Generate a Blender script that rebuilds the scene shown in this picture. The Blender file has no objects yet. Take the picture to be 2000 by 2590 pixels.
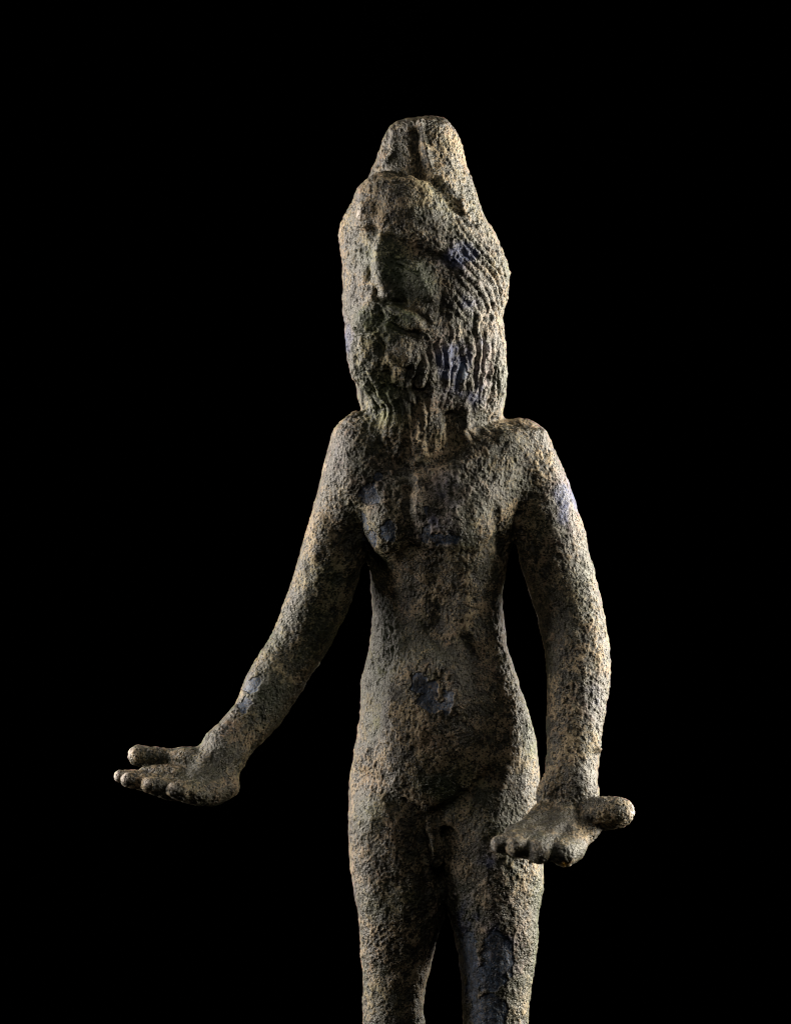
import bpy, math
import numpy as np

# ------------------------------------------------------------------ camera, world, lamps, exposure
C = bpy.context.scene
MM = 1e-4                    # one design unit (a tenth of a millimetre) in metres
D = 9000.0                   # camera distance from the figure's axis in design units
cam_data = bpy.data.cameras.new('camera')
cam = bpy.data.objects.new('camera', cam_data); C.collection.objects.link(cam)
cam.location = (0, -D*MM, 0); cam.rotation_euler = (math.radians(90), 0, 0)
cam_data.sensor_fit = 'VERTICAL'; cam_data.sensor_height = 24
cam_data.lens = 24*D/2590.0
cam_data.clip_start = 0.05; cam_data.clip_end = 20
cam_data.dof.use_dof = True; cam_data.dof.focus_distance = (D-110)*MM; cam_data.dof.aperture_fstop = 9.0
C.camera = cam
C.cycles.filter_width = 1.1; C.cycles.use_denoising = True; C.cycles.denoising_prefilter = 'ACCURATE'; C.cycles.use_adaptive_sampling = False

w = bpy.data.worlds.new('World'); C.world = w; w.use_nodes = True
w.node_tree.nodes['Background'].inputs[0].default_value = (0, 0, 0, 1)
w.node_tree.nodes['Background'].inputs[1].default_value = 0
C.view_settings.view_transform = 'Standard'; C.view_settings.look = 'None'
C.view_settings.exposure = 0; C.view_settings.gamma = 1

def softbox(name, loc, target, sx, sy, power, col):
    l = bpy.data.lights.new(name, 'AREA'); l.shape = 'RECTANGLE'; l.size = sx; l.size_y = sy
    l.energy = power; l.color = col
    o = bpy.data.objects.new(name, l); C.collection.objects.link(o)
    from mathutils import Vector
    o.location = loc
    o.rotation_euler = (Vector(target)-Vector(loc)).to_track_quat('-Z', 'Y').to_euler()
    return o
softbox('softbox', (0.46, 0.15, 0.08), (0.0, 0.02, 0.0), 0.44, 0.44, 15.6, (1.0, 0.91, 0.77))
softbox('softbox', (-0.46, 0.14, 0.08), (0.0, 0.02, 0.0), 0.42, 0.44, 9.4, (1.0, 0.90, 0.80))
softbox('softbox', (-0.03, -0.62, 0.42), (0.0, 0, 0.0), 0.30, 0.30, 0.55, (1.0, 0.93, 0.84))

# ------------------------------------------------------------------ numeric helpers
f4 = np.float32
def ss(a, b, x):
    t = np.clip((x-a)/(b-a), 0, 1); return t*t*(3-2*t)
def hsh(ix, iy, iz, s):
    h = (ix.astype(np.uint32)*np.uint32(374761393) + iy.astype(np.uint32)*np.uint32(668265263)
         + iz.astype(np.uint32)*np.uint32(2147483647) + np.uint32(s*1274126177 & 0xffffffff))
    h ^= h >> np.uint32(13); h *= np.uint32(1274126177); h ^= h >> np.uint32(16)
    h *= np.uint32(2246822519); h ^= h >> np.uint32(13)
    return h
def rnd(ix, iy, iz, s): return (hsh(ix, iy, iz, s) & np.uint32(0xffffff)).astype(f4)/f4(0xffffff)
def noise(P, scale, s=0, sc=(1, 1, 1)):
    """smooth value noise in -1..1, wavelength = scale"""
    q = P/np.array([scale*sc[0], scale*sc[1], scale*sc[2]], f4) + f4(137.3)
    i = np.floor(q); f = (q-i).astype(f4); i = i.astype(np.int32)
    f = f*f*f*(f*(f*6-15)+10)
    r = 0
    for dx in (0, 1):
        wx = f[:, 0] if dx else 1-f[:, 0]
        for dy in (0, 1):
            wy = f[:, 1] if dy else 1-f[:, 1]
            for dz in (0, 1):
                wz = f[:, 2] if dz else 1-f[:, 2]
                r = r + rnd(i[:, 0]+dx, i[:, 1]+dy, i[:, 2]+dz, s)*wx*wy*wz
    return (r*2-1).astype(f4)
def fbm(P, scale, octv=4, s=0, sc=(1, 1, 1), gain=0.55):
    r = 0; a = 1; t = 0
    for k in range(octv):
        r = r+a*noise(P, scale/2.03**k, s+k*7, sc); t += a; a *= gain
    return r/t
def worley(P, scale, s=0, sc=(1, 1, 1)):
    q = (P/np.array([scale*sc[0], scale*sc[1], scale*sc[2]], f4) + f4(91.7)).astype(f4)
    i = np.floor(q).astype(np.int32); best = np.full(len(P), 9, f4); idr = np.zeros(len(P), f4)
    for dx in (-1, 0, 1):
        for dy in (-1, 0, 1):
            for dz in (-1, 0, 1):
                a, b, c = i[:, 0]+dx, i[:, 1]+dy, i[:, 2]+dz
                d = ((a+rnd(a, b, c, s)-q[:, 0])**2+(b+rnd(a, b, c, s+1)-q[:, 1])**2+(c+rnd(a, b, c, s+2)-q[:, 2])**2)
                m = d < best; best = np.where(m, d, best); idr = np.where(m, rnd(a, b, c, s+3), idr)
    return np.sqrt(best), idr

# design space: x = to the right, y = away from the camera, v = downwards (photo pixels at y = 0)
def PP(u, v, y):
    k = (D+y)/D
    return np.array([1000+(u-1000)*k, y, 1295+(v-1295)*k], f4)
def smin(a, b, k):
    h = np.clip(0.5+0.5*(b-a)/k, 0, 1)
    return b+(a-b)*h-k*h*(1-h)
def smax(a, b, k): return -smin(-a, -b, k)

def loft(X, Y, V, tab, theta=0.0, power=2.0):
    """tab rows: v, left, right, y centre, half depth"""
    t = np.array(tab, float)
    vv = np.clip(V, t[0, 0], t[-1, 0])
    # smooth interpolation through the table (Catmull-Rom resampled finely)
    fine = np.linspace(t[0, 0], t[-1, 0], 400)
    def ip(c):
        y = np.interp(fine, t[:, 0], t[:, c])
        for _ in range(2):
            y[1:-1] = (y[:-2]+2*y[1:-1]+y[2:])/4
        return np.interp(vv, fine, y).astype(f4)
    L, R, yc, B = ip(1), ip(2), ip(3), ip(4)
    a = np.maximum((R-L)/2, 2); c, s = math.cos(theta), math.sin(theta)
    B = np.minimum(B, a/max(abs(s), 1e-3)*0.95) if s else B
    A = np.sqrt(np.maximum(a*a-B*B*s*s, 4))/c
    dx = X-(L+R)/2; dy = Y-yc
    px = dx*c-dy*s; py = dx*s+dy*c
    if power == 2.0:
        k0 = np.sqrt((px/A)**2+(py/B)**2)+1e-6; k1 = np.sqrt((px/A**2)**2+(py/B**2)**2)+1e-6
        d = k0*(k0-1)/k1
    else:
        k0 = (np.abs(px/A)**power+np.abs(py/B)**power)**(1/power)+1e-6
        d = (k0-1)*np.minimum(A, B)
    ov = np.maximum(t[0, 0]-V, V-t[-1, 0])
    return np.where(ov > 0, np.sqrt(np.maximum(d, 0)**2+ov**2), d).astype(f4) if True else d

def tube(X, Y, V, pts, flat=None):
    """pts: (u, v, y, r) ; Catmull-Rom resampled"""
    p = np.array([list(PP(a[0], a[1], a[2]))+[a[3]*(D+a[2])/D] for a in pts], float)
    n = len(p); out = []
    for i in range(n-1):
        p0, p1, p2, p3 = p[max(i-1, 0)], p[i], p[i+1], p[min(i+2, n-1)]
        m = 3 if n > 2 else 1
        for k in range(m):
            t = k/m
            out.append(0.5*((2*p1)+(-p0+p2)*t+(2*p0-5*p1+4*p2-p3)*t*t+(-p0+3*p1-3*p2+p3)*t**3))
    out.append(p[-1]); best = None
    for a, b in zip(out[:-1], out[1:]):
        ab = b[:3]-a[:3]; L2 = float(ab@ab)+1e-9
        h = np.clip(((X-a[0])*ab[0]+(Y-a[1])*ab[1]+(V-a[2])*ab[2])/L2, 0, 1).astype(f4)
        d = np.sqrt((X-a[0]-h*ab[0])**2+(Y-a[1]-h*ab[1])**2+(V-a[2]-h*ab[2])**2)-(a[3]+(b[3]-a[3])*h)
        best = d if best is None else np.minimum(best, d)
    return best.astype(f4)

def ell(X, Y, V, c, r, rz=0.0, rx=0.0):
    """ellipsoid at photo point c=(u,v,y), radii r=(x,y,v); rz turns in the picture plane, rx tips about x"""
    q = PP(*c); dx, dy, dv = X-q[0], Y-q[1], V-q[2]
    if rz:
        cc, s = math.cos(rz), math.sin(rz); dx, dv = dx*cc+dv*s, -dx*s+dv*cc
    if rx:
        cc, s = math.cos(rx), math.sin(rx); dy, dv = dy*cc+dv*s, -dy*s+dv*cc
    k0 = np.sqrt((dx/r[0])**2+(dy/r[1])**2+(dv/r[2])**2)+1e-6
    k1 = np.sqrt((dx/r[0]**2)**2+(dy/r[1]**2)**2+(dv/r[2]**2)**2)+1e-6
    return (k0*(k0-1)/k1).astype(f4)

# ------------------------------------------------------------------ tables measured from the figure
HEAD = [(294,1075,1095,10,12),(297,1040,1118,10,30),(303,1012,1130,10,48),(318,990,1143,10,68),(340,973,1157,10,80),(377,960,1170,12,92),
 (408,947,1178,14,102),(452,930,1192,16,118),(489,905,1205,18,135),(527,878,1218,20,152),(558,863,1230,20,163),(590,857,1250,20,172),
 (628,859,1268,20,178),(662,865,1282,20,182),(690,866,1288,20,184),(728,868,1286,20,184),(762,868,1278,20,182),(795,868,1272,20,178),
 (820,870,1270,20,175),(850,872,1276,20,172),(892,878,1280,20,168),(941,891,1281,22,160),(984,904,1280,24,150),(1023,912,1276,26,140),
 (1060,920,1268,28,125),(1110,945,1245,30,105)]
TORSO = [(1062,960,1240,28,75),(1085,905,1315,26,92),(1120,880,1335,22,106),(1200,872,1332,16,120),(1300,890,1312,12,126),(1355,908,1297,14,122),
 (1403,925,1284,18,114),(1452,937,1276,20,106),(1510,941,1271,22,102),(1584,938,1273,22,102),(1632,933,1281,20,106),(1681,926,1296,16,112),
 (1730,914,1311,14,118),(1768,911,1325,14,126),(1824,909,1343,16,134),(1865,904,1354,20,142),(1917,895,1360,26,148),(1955,888,1362,28,148),
 (2011,882,1364,28,142),(2050,882,1364,28,134),(2080,888,1358,28,120)]
LEGL = [(1930,950,1060,30,70),(1990,915,1080,28,105),(2067,879,1112,26,124),(2130,881,1124,24,126),(2198,886,1130,22,122),(2254,896,1130,22,116),(2321,907,1122,24,108),
 (2381,912,1103,26,100),(2452,915,1087,28,92),(2506,916,1075,28,86),(2552,917,1072,26,84),(2590,918,1075,24,84),(2700,925,1078,24,84),
 (2850,935,1075,36,84),(3050,948,1055,52,70),(3200,958,1040,56,52),(3290,960,1040,56,56)]
LEGR = [(1920,1190,1300,10,70),(1990,1150,1350,6,112),(2067,1106,1366,0,132),(2130,1104,1371,-6,134),(2194,1112,1373,-8,130),(2242,1118,1372,-8,124),(2303,1131,1365,-8,116),
 (2363,1149,1359,-6,108),(2420,1162,1353,-4,100),(2470,1168,1347,-2,94),(2516,1170,1341,0,90),(2590,1171,1337,0,88),(2700,1176,1338,0,88),
 (2850,1180,1330,12,86),(3050,1190,1308,28,72),(3200,1200,1290,32,54),(3290,1200,1292,32,56)]
ARMR = [(1312,1136,14,80),(1345,1205,14,80),(1373,1290,12,83),(1390,1350,8,86),(1405,1423,2,86),(1424,1486,-6,86),(1447,1574,-22,82),
 (1460,1650,-50,80),(1460,1750,-92,77),(1450,1850,-136,70),(1449,1903,-158,67),(1442,1955,-178,66)]
ARML = [(910,1136,14,79),(893,1212,14,79),(872,1300,14,79),(841,1403,14,80),(824,1461,14,79),(804,1515,12,78),(781,1575,8,75),(755,1630,0,72),
 (729,1672,-12,69),(684,1743,-40,68),(655,1798,-66,63),(625,1835,-88,58),(594,1870,-108,57),(572,1896,-122,62)]

def sdf(X, Y, V):
    d = loft(X, Y, V, TORSO, 0.30)
    head = loft(X, Y, V, HEAD, 0.0)
    # rolled hair/brow dome, cheeks, beard mass, chin
    head = smin(head, ell(X, Y, V, (1016, 532, -92), (124, 76, 98), 0.28), 34)
    head = smin(head, ell(X, Y, V, (1010, 900, -100), (118, 62, 130)), 45)
    d = smin(d, head, 22)
    d = smin(d, ell(X, Y, V, (1046, 1072, -60), (108, 64, 130), -0.10), 30)
    # chest
    d = smin(d, ell(X, Y, V, (983, 1302, -80), (58, 44, 98), 0.1), 80)
    d = smin(d, ell(X, Y, V, (1140, 1290, -90), (88, 46, 96), -0.1), 80)
    # belly
    d = smin(d, ell(X, Y, V, (1092, 1830, -78), (120, 56, 170)), 60)
    # buttocks
    d = smin(d, ell(X, Y, V, (1030, 1990, 110), (100, 70, 120)), 40)
    d = smin(d, ell(X, Y, V, (1220, 1990, 100), (110, 75, 120)), 40)
    legs = smin(loft(X, Y, V, LEGL, 0.1), loft(X, Y, V, LEGR, 0.15), 9)
    legs = smin(legs, tube(X, Y, V, [(1000,3290,50,46),(975,3330,-40,44),(960,3350,-150,36)]), 25)
    legs = smin(legs, tube(X, Y, V, [(1246,3290,30,46),(1235,3330,-60,44),(1225,3350,-170,36)]), 25)
    d = smin(d, legs, 24)
    d = smin(d, ell(X, Y, V, (1086, 2100, -48), (18, 30, 50)), 26)
    d = smin(d, tube(X, Y, V, [(1090,2060,-74,17),(1095,2105,-88,18),(1100,2145,-92,20),(1102,2178,-82,17)]), 20)
    # arms
    d = smin(d, tube(X, Y, V, ARMR), 34)
    d = smin(d, smax(tube(X, Y, V, ARML), -1e3, 1), 26)
    d = smin(d, ell(X, Y, V, (893, 1215, -40), (60, 52, 100), 0.0), 40)
    d = smin(d, ell(X, Y, V, (928, 1180, -62), (62, 50, 95), 0.0), 40)
    d = smin(d, ell(X, Y, V, (908, 1105, -38), (52, 50, 60), 0.0), 36)
    # far-right statue hand (viewer's left)
    h = ell(X, Y, V, (536, 1950, -150), (72, 62, 58), -0.7)
    h = smin(h, ell(X, Y, V, (520, 1984, -172), (84, 62, 44), 0.10), 22)
    h = smin(h, ell(X, Y, V, (545, 2000, -180), (34, 50, 37)), 14)
    for f in ([(520,1975,-128,34),(430,1975,-168,28),(360,1968,-196,22),(306,1964,-214,17.5)],
              [(520,1985,-158,36),(440,1986,-200,30),(375,1979,-228,26),(325,1972,-246,20)],
              [(525,1994,-188,37),(455,1996,-226,31),(410,1992,-248,27),(376,1986,-264,20)],
              [(535,2000,-215,35),(492,2004,-246,31),(460,2000,-266,27),(438,1997,-280,18)]):
        h = smin(h, tube(X, Y, V, f), 9)
    h = smin(h, tube(X, Y, V, [(500,1925,-118,34),(440,1920,-122,28),(390,1914,-130,26.5),(351,1911,-136,26)]), 20)
    h = smin(h, ell(X, Y, V, (482, 1922, -138), (52, 40, 30), 0.15), 18)
    h = smin(h, ell(X, Y, V, (436, 1952, -165), (82, 50, 17), 0.06), 10)
    d = smin(d, h, 20)
    # viewer's right hand
    h = ell(X, Y, V, (1434, 2010, -212), (78, 52, 72))
    h = smin(h, ell(X, Y, V, (1428, 2085, -262), (90, 82, 44), 0.08, -0.5), 22)
    h = smin(h, ell(X, Y, V, (1378, 2116, -322), (98, 84, 27), 0.10, -0.22), 12)
    h = smin(h, ell(X, Y, V, (1350, 2143, -372), (96, 26, 32), 0.12), 10)
    for f in ([(1375,2065,-252,36),(1325,2108,-320,28),(1285,2130,-362,24),(1262,2137,-378,21)],
              [(1400,2080,-262,38),(1355,2124,-335,34),(1320,2140,-378,31),(1306,2143,-394,29)],
              [(1425,2090,-266,39),(1395,2132,-345,38),(1374,2148,-385,37),(1364,2152,-402,35)],
              [(1455,2095,-264,40),(1446,2136,-340,39),(1432,2153,-378,38),(1424,2157,-394,36)]):
        h = smin(h, tube(X, Y, V, f), 9)
    h = smin(h, tube(X, Y, V, [(1462,2060,-222,44),(1500,2060,-250,42),(1535,2056,-268,42),(1562,2053,-280,39)]), 10)
    d = smin(d, h, 20)
    return d

# ------------------------------------------------------------------ mesh the field (surface nets), refine, project
def surface_nets(lo, hi, step):
    n = [int((hi[i]-lo[i])/step)+1 for i in range(3)]
    ax = [lo[i]+step*np.arange(n[i]) for i in range(3)]
    F = np.empty(n, f4)
    Xs, Ys = np.meshgrid(ax[0].astype(f4), ax[1].astype(f4), indexing='ij')
    chunk = 24
    for k in range(0, n[2], chunk):
        vz = ax[2][k:k+chunk].astype(f4)
        X = np.repeat(Xs[:, :, None], len(vz), 2); Y = np.repeat(Ys[:, :, None], len(vz), 2)
        V = np.broadcast_to(vz, X.shape).astype(f4)
        F[:, :, k:k+chunk] = sdf(X, Y, V)
    S = F < 0
    m = [n[0]-1, n[1]-1, n[2]-1]
    acc = np.zeros(m+[3], f4); cnt = np.zeros(m, f4)
    for axis in range(3):
        sl0 = [slice(None)]*3; sl1 = [slice(None)]*3
        sl0[axis] = slice(0, -1); sl1[axis] = slice(1, None)
        a, b = F[tuple(sl0)], F[tuple(sl1)]
        cross = (a < 0) != (b < 0)
        t = np.where(cross, a/np.where(cross, a-b, 1), 0).astype(f4)
        o = [i for i in range(3) if i != axis]
        for e0 in (0, 1):
            for e1 in (0, 1):
                s = [slice(None)]*3
                s[o[0]] = slice(e0, e0+m[o[0]]); s[o[1]] = slice(e1, e1+m[o[1]])
                c = cross[tuple(s)]; tt = t[tuple(s)]
                cnt += c
                acc[..., axis] += c*tt; acc[..., o[0]] += c*e0; acc[..., o[1]] += c*e1
    act = cnt > 0
    idx = -np.ones(m, np.int64); idx[act] = np.arange(act.sum())
    I = np.argwhere(act)
    verts = (I+acc[act]/cnt[act][:, None])*step+np.array(lo)
    quads = []
    for axis in range(3):
        sl0 = [slice(None)]*3; sl1 = [slice(None)]*3
        sl0[axis] = slice(0, -1); sl1[axis] = slice(1, None)
        a, b = S[tuple(sl0)], S[tuple(sl1)]
        E = np.argwhere(a != b); o1, o2 = (axis+1) % 3, (axis+2) % 3
        E = E[(E[:, o1] > 0) & (E[:, o2] > 0) & (E[:, o1] < m[o1]) & (E[:, o2] < m[o2])]
        ins = a[tuple(E.T)]
        q = []
        for d1, d2 in ((1, 1), (0, 1), (0, 0), (1, 0)):
            e = E.copy(); e[:, o1] -= d1; e[:, o2] -= d2; q.append(idx[tuple(e.T)])
        q = np.stack(q, 1); q[~ins] = q[~ins][:, ::-1]
        quads.append(q)
    return verts.astype(f4), np.concatenate(quads)

def subdivide(V, Q):
    E = np.concatenate([Q[:, [0, 1]], Q[:, [1, 2]], Q[:, [2, 3]], Q[:, [3, 0]]])
    Es = np.sort(E, 1); key = Es[:, 0]*len(V)+Es[:, 1]
    uk, inv = np.unique(key, return_inverse=True)
    mid = (V[uk//len(V)]+V[uk % len(V)])/2
    cen = V[Q].mean(1)
    nq = len(Q); inv = inv.reshape(4, nq).T+len(V)
    ci = np.arange(nq)+len(V)+len(uk)
    NQ = np.concatenate([np.stack([Q[:, k], inv[:, k], ci, inv[:, (k+3) % 4]], 1) for k in range(4)])
    return np.concatenate([V, mid, cen]).astype(f4), NQ
def relax(V, Q, it=1, lam=0.5):
    E = np.concatenate([Q[:, [0, 1]], Q[:, [1, 2]], Q[:, [2, 3]], Q[:, [3, 0]]])
    a = np.concatenate([E[:, 0], E[:, 1]]); b = np.concatenate([E[:, 1], E[:, 0]])
    n = np.bincount(a, minlength=len(V))[:, None]
    for _ in range(it):
        s = np.stack([np.bincount(a, V[b, k], len(V)) for k in range(3)], 1)
        V = V+lam*(s/n-V)
    return V.astype(f4)
def field(V): return sdf(V[:, 0], V[:, 1], V[:, 2])
def project(V, it=2):
    for _ in range(it):
        e = 1.5; f = field(V)
        g = np.stack([field(V+np.array([e if k == j else 0 for j in range(3)], f4))-f for k in range(3)], 1)/e
        g2 = np.maximum((g*g).sum(1), 0.05)[:, None]
        V = V-np.clip(f[:, None]*g/g2, -6, 6)
    return V.astype(f4)
def vnormals(V, Q):
    n = np.cross(V[Q[:, 2]]-V[Q[:, 0]], V[Q[:, 3]]-V[Q[:, 1]])
    N = np.stack([sum(np.bincount(Q[:, c], n[:, k], len(V)) for c in range(4)) for k in range(3)], 1)
    return (N/(np.linalg.norm(N, axis=1)[:, None]+1e-9)).astype(f4)

V, Q = surface_nets((270, -450, 280), (1630, 260, 3420), 8)
V = relax(V, Q, 1); V = project(V, 1)
V, Q = subdivide(V, Q); V = relax(V, Q, 2); V = project(V, 2)
V, Q = subdivide(V, Q); V = relax(V, Q, 2)
N = vnormals(V, Q)
f = field(V[:2000]+N[:2000]*2)-field(V[:2000])
if f.mean() < 0: Q = Q[:, ::-1].copy(); N = -N

# ------------------------------------------------------------------ sculpted features (along the surface normal)
k = (D+V[:, 1])/D
U0 = 1000+(V[:, 0]-1000)/k; V0 = 1295+(V[:, 2]-1295)/k      # where a point sits on the figure's front
FR = ss(0.05, 0.55, -N[:, 1])
jit = 9
U1 = U0+fbm(V, 60, 2, 301)*jit; V1 = V0+fbm(V, 60, 2, 311)*jit
def blob(u, v, ru, rv, rot=0.0, p=2):
    c, s = math.cos(rot), math.sin(rot); du, dv = U1-u, V1-v
    a = (du*c+dv*s)/ru; b = (-du*s+dv*c)/rv
    return np.exp(-(a*a+b*b)**(p/2))
def line(pts, wd, wd2=None, side=None):
    """soft profile round a polyline; wd can taper to wd2; 'side' keeps only one side (+1 = right of travel)"""
    best = np.full(len(U1), 1e9, f4); sg = np.zeros(len(U1), f4); tt = np.zeros(len(U1), f4)
    n = len(pts)-1
    for i in range(n):
        a, b = np.array(pts[i], float), np.array(pts[i+1], float); ab = b-a
        h = np.clip(((U1-a[0])*ab[0]+(V1-a[1])*ab[1])/(ab@ab), 0, 1)
        dx, dy = U1-a[0]-h*ab[0], V1-a[1]-h*ab[1]; d = np.hypot(dx, dy)
        m = d < best; best = np.where(m, d, best); sg = np.where(m, np.sign(ab[0]*dy-ab[1]*dx), sg); tt = np.where(m, (i+h)/n, tt)
    ww = wd+((wd2 if wd2 else wd)-wd)*tt
    r = np.exp(-(best/ww)**2)
    if side: r = r*(sg == side)+r*(sg != side)*np.exp(-(best/(0.28*ww))**2)
    return r
H = np.zeros(len(V), f4)
def add(a, m): 
    global H
    H = H+a*m*FR
# headdress
add(-10, blob(1018, 378, 40, 56, -0.05, 4)); add(-20, line([(1054,335),(1060,385),(1070,436)], 15))
add(17, line([(1066,318),(1073,370),(1086,425),(1092,440)], 9)); add(-17, line([(1086,440),(1112,472),(1138,500),(1160,535)], 13, 10)); add(7, line([(1104,440),(1134,470),(1162,510)], 12))
add(-9, line([(985,335),(975,380),(955,415)], 8)); add(8, line([(993,330),(985,380),(968,420)], 8)); add(-12, line([(955,436),(985,428),(1040,430),(1080,440)], 10))
add(7, blob(1050, 318, 60, 14))
# brow roll and the soft overhang under it, slanting down to the right
add(6, line([(925,545),(950,565),(1000,575),(1060,600),(1120,640)], 26)); add(5, blob(1050, 540, 60, 40, 0.4))
add(-15, line([(950,588),(985,600),(1040,622),(1100,650),(1142,672)], 17, 14)); add(-7, line([(905,590),(945,585)], 10))
add(-7, blob(952, 522, 20, 30, 0.3)); add(6, blob(914, 540, 10, 20)); add(-7, line([(893,520),(890,580)], 8)); add(-5, line([(872,560),(880,640)], 8))
# the head is turned to the left: the middle of the face stands forward at the nose and falls off beyond it
kc = 951-9*ss(620, 757, V1)-24*ss(775, 860, V1); kw = 20+34*ss(765, 850, V1)
keel = np.where(U1 > kc, np.clip(1-(U1-kc)/135, 0, 1), np.exp(-((U1-kc)/kw)**2))
H = H+(11*ss(580, 630, V1)*(1-ss(770, 800, V1))+10*ss(770, 800, V1)*(1-ss(900, 1010, V1)))*keel*FR
# long straight nose widening to its base, nostrils
add(14, line([(964,596),(966,660),(974,716),(986,746)], 12, 22)); add(-14, line([(956,766),(990,770),(1030,767)], 6)); add(-12, blob(952, 744, 6, 15)); add(-7, blob(1024, 758, 8, 7))
# eyes and cheeks
add(-12, blob(936, 690, 8, 20)); add(-6, line([(897,640),(896,700),(900,760)], 6)); add(-8, blob(925, 640, 16, 12)); add(7, blob(915, 715, 16, 34))
add(-8, blob(1024, 652, 34, 18, 0.35)); add(8, blob(1032, 668, 22, 9, 0.3)); add(-6, line([(1006,672),(1030,682),(1056,690)], 4)); add(6, line([(1004,652),(1030,652),(1058,668)], 5)); add(-4, blob(1020, 712, 12, 22))
add(7, line([(1050,690),(1066,715),(1084,748)], 17)); add(-5, line([(1112,680),(1120,720),(1124,790)], 15))
# moustache in two drooping lobes parted by the philtrum
add(6, line([(966,774),(978,792),(990,808)], 7)); add(15, line([(950,786),(928,798),(908,830)], 17)); add(-11, line([(903,850),(928,844),(952,834)], 6)); add(-7, blob(968, 806, 6, 14))
add(15, line([(996,784),(1022,800),(1052,826)], 17, 12)); add(-11, line([(990,820),(1022,838),(1054,850)], 7)); add(-5, line([(1010,768),(1045,788),(1078,822)], 7))
# mouth corner, round chin with its crease
add(10, blob(946, 842, 14, 8, -0.3)); add(-17, blob(963, 880, 10, 20)); add(6, line([(984,905),(1000,945),(1034,974),(1062,978)], 8))
add(11, blob(1024, 905, 34, 36)); add(-9, blob(1025, 935, 18, 10)); add(-10, line([(972,945),(985,978),(1020,994),(1070,990)], 12)); add(-8, blob(975, 990, 16, 16)); add(-5, line([(1085,880),(1100,930)], 14))
# beard end on the chest
add(-8, line([(1256,1072),(1215,1108),(1160,1130),(1100,1165)], 20)); add(-16, line([(1135,1050),(1140,1100),(1152,1120)], 12))
add(-4, line([(985,1170),(1030,1190)], 12)); add(10, line([(1100,1140),(1066,1166),(1050,1178)], 14))
add(11, line([(1180,1040),(1172,1100)], 13)); add(-9, line([(1290,1075),(1350,1080)], 12)); add(8, line([(1265,1100),(1330,1090),(1385,1100)], 14))
# chest and belly
add(-10, line([(1034,1240),(1034,1310),(1037,1390)], 18, 24)); add(5.0, line([(1056,1230),(1062,1300)], 20)); add(-6.6, blob(1045,1235,20,20))
add(9, blob(985,1335,40,48)); add(10, blob(1128,1330,62,52)); add(-6.6, line([(915,1390),(960,1410),(1010,1412),(1035,1395)], 17)); add(-6.6, line([(1075,1400),(1140,1410),(1210,1400),(1260,1370)], 20))
add(-13, line([(1262,1300),(1264,1340),(1272,1392)], 18)); add(5.0, line([(1225,1120),(1190,1150),(1120,1190)], 30)); 
add(-5.5, line([(1108,1430),(1108,1540),(1098,1640)], 26)); add(3.9, line([(1030,1450),(1010,1600)], 40)); add(4.4, line([(1180,1420),(1170,1600)], 40)); add(-5.0, line([(1250,1420),(1240,1480),(1215,1560)], 12))
add(-6.6, blob(1092, 1745, 42, 44, 0.3, 4)); add(3.9, blob(1110,1860,70,60)); add(7.5, line([(900,1900),(940,1930),(1000,1980)], 26)); add(-6.9, line([(905,1955),(950,1995),(1010,2020),(1060,2045)], 18))
add(-15.7, line([(1092,2062),(1130,2042),(1180,2010),(1240,1960)], 16, 22)); add(4, line([(1150,2120),(1140,2190)], 24)); add(-6.6, line([(1180,2090),(1190,2200),(1200,2330)], 40)); add(5.5, line([(1300,1820),(1280,1960)], 34))
add(-5.5, line([(960,2100),(985,2250),(1000,2450)], 40)); add(-8.8, line([(1064,2070),(1070,2140),(1080,2250)], 16)); add(-7.7, line([(1106,2070),(1108,2140),(1112,2250)], 12)); add(3, blob(1086,2095,12,28)); add(3, blob(1096,2150,10,20))
add(10, line([(1062,1215),(1060,1290)], 16)); add(-6.3, line([(1190,1400),(1120,1402),(1060,1395)], 14)); add(7, line([(1100,1640),(1150,1700),(1160,1780)], 24)); add(-7, line([(1180,1620),(1200,1720)], 18)); add(6, blob(1180,1880,40,60)); add(7, line([(1000,1985),(1050,2025),(1085,2040)], 10))
# arms
add(-5.0, line([(1330,1300),(1370,1420),(1420,1560),(1440,1700),(1440,1850)], 34)); add(4.4, line([(1300,1120),(1350,1090)], 30)); add(3.9, line([(1405,1610),(1412,1640)], 30))
add(-7.7, line([(880,1350),(850,1450),(812,1560),(770,1640)], 26)); add(5.5, line([(812,1330),(790,1400)], 22)); add(-5.5, blob(905,1345,24,50,0.3)); add(4.4, line([(690,1600),(640,1690)], 22)); add(-4.4, line([(740,1670),(660,1800),(610,1870)], 26))
add(-6.6, line([(1420,1960),(1400,2020),(1370,2070)], 26)); add(-6.6, line([(1470,2050),(1465,2085),(1480,2105)], 12)); add(3.3, line([(1345,2090),(1400,2082),(1450,2085)], 9)); add(-7.7, blob(545,1935,30,30)); add(-4.4, blob(470,1945,20,12))
add(14.4, blob(1516,1898,8,9)); add(4.4, blob(1358,1866,7,9))
# finger joints on the two hands
for (u, v) in ((352,1990),(420,2003),(480,2012)): add(-5, blob(u,v,8,14))

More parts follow.
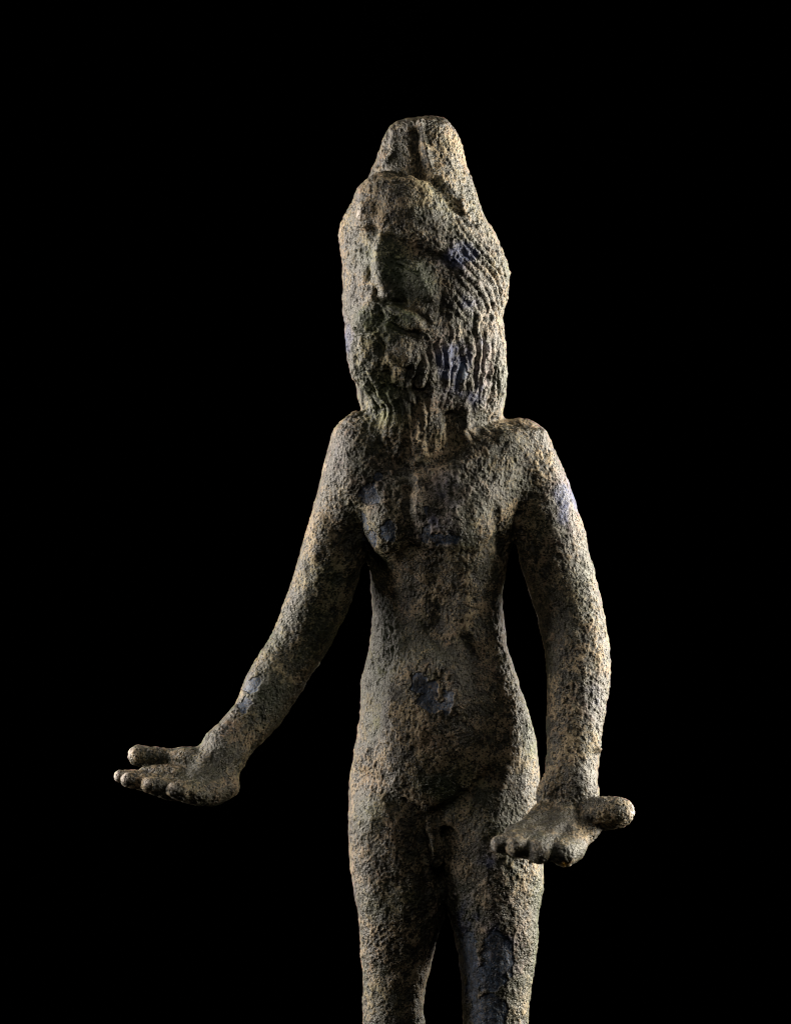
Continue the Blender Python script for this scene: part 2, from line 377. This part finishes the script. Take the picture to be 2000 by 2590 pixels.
# locks of hair and beard: ropes that run down, slanting over the right side bulge
ang = np.arctan2(V[:, 0]-1070, -(V[:, 1]-20)+1e-3)*180
face = ss(0, 1, blob(1005, 700, 110, 115, 0, 6)*1.5)*ss(-200, -40, -V[:, 1]*0-100+0*V0)
Hs = np.zeros(len(V), f4)
slant = ss(55, 95, ang)*ss(440, 500, V0)*(1-ss(770, 830, V0))
wv = fbm(V, 170, 2, 41)*34+fbm(V, 34, 2, 43)*7
ph_d = (ang+wv+fbm(V, 48, 2, 47)*9)/22.0
ph_s = ((V[:, 2]-ang*1.15)+wv*0.8)/31.0
def rope(ph, s, brk):
    c = np.abs(np.mod(ph, 1)-0.5)*2; r = 1-c**1.7*1.0
    cell = np.floor(ph)
    A = 0.55+0.9*rnd(cell.astype(np.int32), (V0/brk+rnd(cell.astype(np.int32), cell.astype(np.int32)*0, cell.astype(np.int32)*0+5, 3)).astype(np.int32), cell.astype(np.int32)*0, s)
    return (r-0.5)*A
br = np.clip(0.75+1.8*fbm(V, 36, 2, 77, (1, 1, 1.5)), 0.15, 1.5)
hs_d = rope(ph_d, 11, 70)*br; hs_s = rope(ph_s, 12, 90)*(0.7+0.3*br)
hairmask = ss(440, 560, V0)*(1-0.2*ss(1000, 1060, V0))*(1-ss(1085, 1150, V0))*((V0 < 1055) | ((U0 > 925) & (U0 < 1262)))
m_front = ss(-60, 30, np.abs(ang-20)-60)*1.0
low = ss(840, 900, V0)
inface = np.maximum(np.exp(-(((U0-1000)/118)**4+((V0-715)/185)**4)), np.exp(-(((U0-1015)/125)**4+((V0-515)/95)**4)))
dens = hairmask*np.clip(1-inface*1.25, 0, 1)*(0.45+0.55*np.maximum(ss(60, 110, ang), low))
an = noise(V+np.stack([wv*0.5, wv*0, wv*0], 1), 21, 511, (1, 1, 2.4))*1.7
an2 = noise(V, 17, 517, (1, 1, 2.6))
upper = 0.45+0.55*ss(600, 650, V0)
sidew = ss(35, 75, ang)
Hs = (hs_d*(1-slant)*(6.0+0.6*sidew)+hs_s*slant*6.8*upper+(an*(3.4-0.4*sidew)+an2*2.0)*(1-0.7*slant))*dens
# beard end, loose tapering locks on the chest
bm = ss(1085, 1110, V0)*(1-ss(1140, 1190, V0))*blob(1040, 1110, 95, 80, 0, 4)
Hs = Hs+(hs_d*2.5+an*5+an2*2.5)*bm*FR
# fine combed lines on the brow dome and crown
fl = np.sin((V0*0.9+U0*0.35+fbm(V, 60, 2, 9)*14)/3.4)*blob(985, 465, 70, 30)
Hs = Hs+fl*1.0*FR
H = H+Hs*(0.55+0.45*FR)
V = V+N*H[:, None]
V = relax(V, Q, 1, 0.25)
N = vnormals(V, Q)

# ------------------------------------------------------------------ corrosion relief and patina maps
hand = np.clip(np.exp(-(((U0-390)/170)**2+((V0-1960)/90)**4))+np.exp(-(((U0-1420)/200)**4+((V0-2130)/95)**2)), 0, 1)*((U0 < 640) | (U0 > 1370) | (V[:, 1] < -200))
facew = np.exp(-(((U0-995)/95)**4+((V0-760)/170)**4))*FR
lump = (fbm(V, 60, 3, 5)*5.0+fbm(V, 32, 2, 15)*2.2)*(1-0.4*facew)
grain = fbm(V, 15, 3, 21, (1, 1, 1.15), 0.75)
ridge = 1-np.abs(noise(V, 15, 33, (1, 1, 1.3)))*2
d1, r1 = worley(V, 11, 51); pit = -np.clip(1-d1/0.42, 0, 1)**0.8*(r1 > 0.45)
d2, r2 = worley(V, 27, 61, (1, 1, 1.2)); pit2 = -np.clip(1-d2/0.36, 0, 1)*(r2 > 0.55)
rough = (0.35+0.65*np.clip(0.5+1.6*fbm(V, 110, 3, 71), 0, 1))*(1-0.4*np.exp(-(((U0-1015)/120)**4+((V0-500)/90)**4)))
# bare, smooth blue-grey patches where the crust has flaked away: recessed with ragged edges
eu = U0+fbm(V, 26, 3, 201)*16; ev = V0+fbm(V, 26, 3, 211)*16
def pb(u, v, ru, rv, rot=0.0):
    c, s = math.cos(rot), math.sin(rot); du, dv = eu-u, ev-v
    return 1-np.sqrt(((du*c+dv*s)/ru)**2+((-du*s+dv*c)/rv)**2)
pl = [(935,1248,24,30,0.3),(958,1204,14,16),(915,1322,10,32),(938,1365,20,26,-0.3),(985,1338,26,28,0.5),(1077,1352,14,30),(1118,1362,34,18,0.2),(1152,1366,18,16),(1082,1285,9,9),
      (1060,1726,20,26),(1090,1740,24,22),(1075,1775,22,24,0.2),(1128,1780,20,30),(1100,1790,26,18),(1158,2362,10,30,-0.5),(1185,2420,22,62,-0.1),(1195,2500,14,48),(1255,2400,42,52,-0.2),(1285,2440,18,26),
      (1240,2470,42,44),(1235,2560,52,44),(632,1728,28,18,-0.6),(618,1780,24,15,-0.5),(1170,940,16,22)]
pm = np.full(len(V), -9, f4)
for a in pl: pm = np.maximum(pm, pb(*a))
patch = ss(0.0, 0.10, pm)*FR
rimm = np.exp(-((pm-0.02)/0.05)**2)*FR
amp = (1-0.25*facew)*(1-0.25*hand)*(1-0.6*patch)
grit = fbm(V, 8.5, 2, 91, (1, 1, 1.2), 0.8)
d3, r3 = worley(V, 8.5, 131, (1, 1, 1.15)); cell = np.clip(d3/0.75, 0, 1)
d4, r4 = worley(V, 18, 141, (1, 1, 1.3)); cell4 = np.clip(d4/0.8, 0, 1)
cr = grain*2.3*rough+grit*1.5+(cell-0.6)*2.4*rough+(cell4-0.6)*2.6*rough*(r4 > 0.3)
R = lump*(1-0.3*hand)+amp*(cr+pit*2.6*rough+pit2*4.0*rough)-patch*2.2-rimm*0.8
V = V+N*R[:, None]

cav = np.clip(0.5+0.17*(cr+pit*1.5+pit2*2.0)+0.50*fbm(V, 36, 3, 95)+0.15*fbm(V, 90, 2, 99), 0, 1)
blue = np.zeros(len(V), f4)
for (u, v, ru, rv, a) in ((1175,645,52,38,1.0),(1150,930,52,70,1.1),(1205,1000,30,60,.6),(1100,1330,60,60,.5),(1180,2400,60,160,.6),(1185,760,40,120,.45),(1225,880,40,150,.35),(878,860,22,70,.8),(1432,1270,34,75,.9),(1150,1250,60,50,.5),
                          (850,1150,40,50,.35),(1500,1760,30,60,.5),(1225,2180,40,40,.5),(1240,2400,90,120,.5),(1500,1400,25,60,.4),(950,1240,60,60,.3),(900,2300,20,90,.3)):
    blue = np.maximum(blue, a*np.exp(-((U0-u)/ru)**2-((V0-v)/rv)**2))
blue = np.clip(blue*1.35*(0.5+0.9*fbm(V, 34, 3, 401)+0.25), 0, 1)
green = np.zeros(len(V), f4)
for (u, v, ru, rv, a) in ((935,808,26,26,.8),(1028,806,36,22,.8),(1005,680,60,70,.6),(1065,690,30,50,.9),(930,650,25,30,.6),(980,810,50,50,.6),(980,1000,80,80,.5),(840,1480,60,120,.5),(690,1760,60,90,.6),(1340,1860,30,60,.8),
                          (960,1600,50,160,.6),(1010,1380,90,60,.3),(1120,1990,70,50,.5),(950,2080,50,80,.35),(1480,1500,40,80,.35),(1360,2300,20,120,.4),(1275,980,20,80,.4)):
    green = np.maximum(green, a*np.exp(-((U0-u)/ru)**2-((V0-v)/rv)**2))
green = np.clip(green*1.2+0.8*fbm(V, 110, 3, 421), 0, 1)
rust = np.clip(0.1+0.9*fbm(V, 75, 3, 441), 0, 1)
tone = np.clip(0.5+0.85*fbm(V, 100, 3, 461), 0, 1)*(1-0.15*hand)
cav = cav-0.03*hand*(1-patch)
wear_glint = np.zeros(len(V), f4)  # pale worn finger ends with their glints, and a brow-roll highlight, painted as colour
for (u, v, ru, rv) in ((325,1898,9,13),(293,1960,7,12),(316,1966,9,12),(1599,2046,7,26),(372,1980,8,9),(436,1990,6,8),(914,541,8,13)):
    wear_glint = np.maximum(wear_glint, np.exp(-(((U0-u)/ru)**2+((V0-v)/rv)**2)))
wear_glint = np.clip(wear_glint*1.6*(0.7+0.9*fbm(V, 9, 2, 605)), 0, 1)
ochre = np.exp(-((U0-1427)/9)**2-((V0-2188)/5)**2)*FR

# ------------------------------------------------------------------ materials
def bronze():
    m = bpy.data.materials.new('corroded_bronze'); m.use_nodes = True
    nt = m.node_tree; nd = nt.nodes; lk = nt.links; b = nd['Principled BSDF']
    tc = nd.new('ShaderNodeTexCoord')
    def attr(n):
        a = nd.new('ShaderNodeAttribute'); a.attribute_name = n; return a.outputs['Fac']
    def nz(size, det=3, rgh=0.6, off=0.0):
        n = nd.new('ShaderNodeTexNoise'); n.inputs['Scale'].default_value = 1/(size*MM); n.inputs['Detail'].default_value = det
        n.inputs['Roughness'].default_value = rgh
        if off:
            mp = nd.new('ShaderNodeMapping'); mp.inputs['Location'].default_value = (off, off*2, 0)
            lk.new(tc.outputs['Object'], mp.inputs[0]); lk.new(mp.outputs[0], n.inputs['Vector'])
        else: lk.new(tc.outputs['Object'], n.inputs['Vector'])
        return n.outputs['Fac']
    def mr(x, a, c, lo=0.0, hi=1.0):
        r = nd.new('ShaderNodeMapRange'); r.inputs[1].default_value = a; r.inputs[2].default_value = c
        r.inputs[3].default_value = lo; r.inputs[4].default_value = hi; r.interpolation_type = 'SMOOTHSTEP'; lk.new(x, r.inputs[0]); return r.outputs[0]
    def op(o, x, y):
        n = nd.new('ShaderNodeMath'); n.operation = o
        for i, q in enumerate((x, y)):
            if isinstance(q, (int, float)): n.inputs[i].default_value = q
            else: lk.new(q, n.inputs[i])
        return n.outputs[0]
    def mix(fac, a, c):
        n = nd.new('ShaderNodeMix'); n.data_type = 'RGBA'
        lk.new(fac, n.inputs[0])
        for i, q in ((6, a), (7, c)):
            if isinstance(q, tuple): n.inputs[i].default_value = (*q, 1)
            else: lk.new(q, n.inputs[i])
        return n.outputs[2]
    cavv, bl, gr, ru, to, pa, oc, ti = [attr(x) for x in ('cav', 'blue', 'green', 'rust', 'tone', 'patch', 'ochre', 'wear_glint')]
    fine = nz(5, 3, 0.7); mid = nz(16, 4, 0.65, 3.1); spk = nz(3, 2, 0.7, 7.7)
    # dark metal underneath: brown-black to olive
    dark = mix(mr(mid, 0.4, 0.6), (0.014, 0.013, 0.008), (0.044, 0.040, 0.022))
    dark = mix(op('MULTIPLY', gr, 0.75), dark, (0.034, 0.050, 0.020))
    # earthy crust on the raised grain
    crust = mix(to, (0.185, 0.145, 0.086), (0.34, 0.265, 0.158))
    crust = mix(op('MULTIPLY', ru, 0.75), crust, (0.20, 0.125, 0.085))
    crust = mix(mr(nz(11, 3, 0.7, 9.3), 0.55, 0.72, 0, 0.8), crust, (0.20, 0.105, 0.06))
    crust = mix(mr(nz(30, 3, 0.7, 4.3), 0.56, 0.70, 0, 0.6), crust, (0.115, 0.13, 0.075))
    crust = mix(op('MULTIPLY', gr, 0.85), crust, (0.15, 0.185, 0.08))
    crust = mix(op('MULTIPLY', bl, 0.9), crust, (0.10, 0.15, 0.31))
    vo = nd.new('ShaderNodeTexVoronoi'); vo.inputs['Scale'].default_value = 1/(8*MM); lk.new(tc.outputs['Object'], vo.inputs['Vector'])
    vd = mr(vo.outputs['Distance'], 0.10, 0.42)
    k = op('ADD', op('MULTIPLY', cavv, 0.80), op('MULTIPLY', fine, 1.25))
    k = op('ADD', k, op('MULTIPLY', spk, 0.8))
    k = op('ADD', k, op('MULTIPLY', mid, 0.5)); k = op('ADD', k, op('MULTIPLY', op('SUBTRACT', vd, 0.80), 0.75)); k = op('ADD', k, op('MULTIPLY', to, 0.26))
    k = op('SUBTRACT', k, op('MULTIPLY', gr, 0.14)); km = mr(k, 1.88, 2.24)
    col = mix(km, dark, crust)
    col = mix(mr(op('ADD', bl, op('MULTIPLY', spk, 0.5)), 0.62, 1.05, 0, 0.5), col, (0.035, 0.050, 0.14))
    pcol = mix(mr(mid, 0.38, 0.62), (0.018, 0.023, 0.034), (0.062, 0.105, 0.190))
    pcol = mix(mr(fine, 0.52, 0.68, 0, 0.7), pcol, (0.15, 0.15, 0.14))
    col = mix(op('MULTIPLY', pa, mr(op('ADD', op('MULTIPLY', fine, 0.5), op('MULTIPLY', mid, 0.5)), 0.62, 0.45, 0.35, 0.95)), col, pcol)
    col = mix(oc, col, (0.6, 0.32, 0.04))
    col = mix(ti, col, (0.42, 0.37, 0.32))
    lk.new(col, b.inputs['Base Color'])
    rg = op('SUBTRACT', mr(km, 0, 1, 0.44, 0.70), mr(spk, 0.58, 0.68, 0, 0.30)); rg = op('SUBTRACT', op('ADD', rg, op('MULTIPLY', pa, 0.18)), op('MULTIPLY', ti, 0.15)); lk.new(rg, b.inputs['Roughness'])
    b.inputs['Specular IOR Level'].default_value = 0.5
    b1 = nd.new('ShaderNodeBump'); b1.inputs['Strength'].default_value = 0.9; b1.inputs['Distance'].default_value = 3.2*MM
    hgt = op('ADD', op('MULTIPLY', nz(6, 4, 0.8, 1.3), 1.0), op('MULTIPLY', spk, 0.35))
    hgt = op('ADD', hgt, op('MULTIPLY', vd, 0.9))
    dm = op('SUBTRACT', 1.0, op('MULTIPLY', pa, 0.55))
    lk.new(op('MULTIPLY', hgt, dm), b1.inputs['Height']); lk.new(b1.outputs[0], b.inputs['Normal'])
    return m
mat = bronze()

# ------------------------------------------------------------------ split the surface into parts and link them
Nf = vnormals(V, Q)
W = np.stack([(V[:, 0]-1000)*MM, V[:, 1]*MM, (1295-V[:, 2])*MM], 1).astype(f4)
NW = np.stack([Nf[:, 0], Nf[:, 1], -Nf[:, 2]], 1)
cu, cv, cy = U0[Q].mean(1), V0[Q].mean(1), V[Q][:, :, 1].mean(1)
front = cy < 30
dome_top = np.interp(cu, [930, 960, 1000, 1060, 1090, 1120, 1150, 1215], [475, 440, 427, 432, 444, 480, 515, 560])
beard_end = np.interp(cu, [915, 935, 960, 1000, 1050, 1090, 1165, 1250, 1272], [1056, 1110, 1150, 1182, 1192, 1165, 1128, 1080, 1052])
brow_end = np.interp(cu, [860, 905, 970, 1020, 1080, 1130, 1131], [600, 575, 592, 604, 632, 662, 500])
part = np.zeros(len(Q), int)                                     # 0 body
headz = (cv < np.where(front, beard_end, 1050)) & (cu > 850) & (cu < 1295)
part[headz] = 1                                                   # hair
part[headz & (cv < np.where(front, dome_top, 500))] = 2           # headdress
facem = front & (cv > brow_end) & (cv < 782+0*cu) & (cu > 896) & (cu < 1108) & (cv > 560)
part[headz & facem] = 0
part[headz & front & (cv >= 782) & (cu > 896) & (cu < 1112+(cv-782)*0.12)] = 3  # beard
part[headz & front & (cv >= 1035)] = 3

root = bpy.data.objects.new('bronze_statuette', None); C.collection.objects.link(root)
zb = W[:, 2].min()
root.location = (0.01, 0.003, float(zb))
root['label'] = 'slender corroded bronze statuette of a bearded nude man with tall headdress, both palms held out'
root['category'] = 'statuette'
ATT = dict(cav=cav, blue=blue, green=green, rust=rust, tone=tone, patch=patch, ochre=ochre, wear_glint=wear_glint)
def emit(name, sel, label=None):
    q = Q[sel][:, ::-1]; ids, inv = np.unique(q, return_inverse=True); inv = inv.reshape(-1, 4)
    me = bpy.data.meshes.new(name)
    me.vertices.add(len(ids)); me.loops.add(inv.size); me.polygons.add(len(inv))
    co = W[ids]-np.array(root.location, f4)
    me.vertices.foreach_set('co', co.ravel())
    me.loops.foreach_set('vertex_index', inv.astype(np.int32).ravel())
    me.polygons.foreach_set('loop_start', np.arange(len(inv), dtype=np.int32)*4)
    me.update(calc_edges=True)
    me.polygons.foreach_set('use_smooth', np.ones(len(inv), bool))
    for n, a in ATT.items():
        at = me.attributes.new(n, 'FLOAT', 'POINT'); at.data.foreach_set('value', np.asarray(a, f4)[ids])
    me.normals_split_custom_set_from_vertices(NW[ids].astype(float).tolist())
    me.materials.append(mat)
    o = bpy.data.objects.new(name, me); C.collection.objects.link(o); o.parent = root
    if label: o['label'] = label
    return o
emit('body', part == 0)
emit('hair', part == 1, 'long hair in thick ropes over a domed brow')
emit('headdress', part == 2, 'tall tapering headdress with a sunken front panel')
emit('beard', part == 3, 'long wavy beard with moustache reaching the chest')

# ------------------------------------------------------------------ black studio backdrop
bm = bpy.data.materials.new('black_velvet'); bm.use_nodes = True
nb = bm.node_tree.nodes; pb_ = nb['Principled BSDF']
tn = nb.new('ShaderNodeTexNoise'); tn.inputs['Scale'].default_value = 400
cr_ = nb.new('ShaderNodeMapRange'); cr_.inputs[3].default_value = 0.0; cr_.inputs[4].default_value = 0.0006
bm.node_tree.links.new(tn.outputs['Fac'], cr_.inputs[0])
bm.node_tree.links.new(cr_.outputs[0], pb_.inputs['Base Color'])
pb_.inputs['Roughness'].default_value = 1; pb_.inputs['Specular IOR Level'].default_value = 0
nx, nzz = 40, 24; vs = []; fs = []
for i in range(nx+1):
    for j in range(nzz+1):
        x = -3+6*i/nx; z = -2+4*j/nzz
        vs.append((x, 2.2+0.03*math.sin(x*9)+0.01*math.sin(x*23+z), z))
for i in range(nx):
    for j in range(nzz):
        a = i*(nzz+1)+j; fs.append((a, a+nzz+1, a+nzz+2, a+1))
me = bpy.data.meshes.new('backdrop'); me.from_pydata(vs, [], fs); me.materials.append(bm)
o = bpy.data.objects.new('backdrop', me); C.collection.objects.link(o); o['kind'] = 'structure'
print('verts', len(V), 'quads', len(Q))
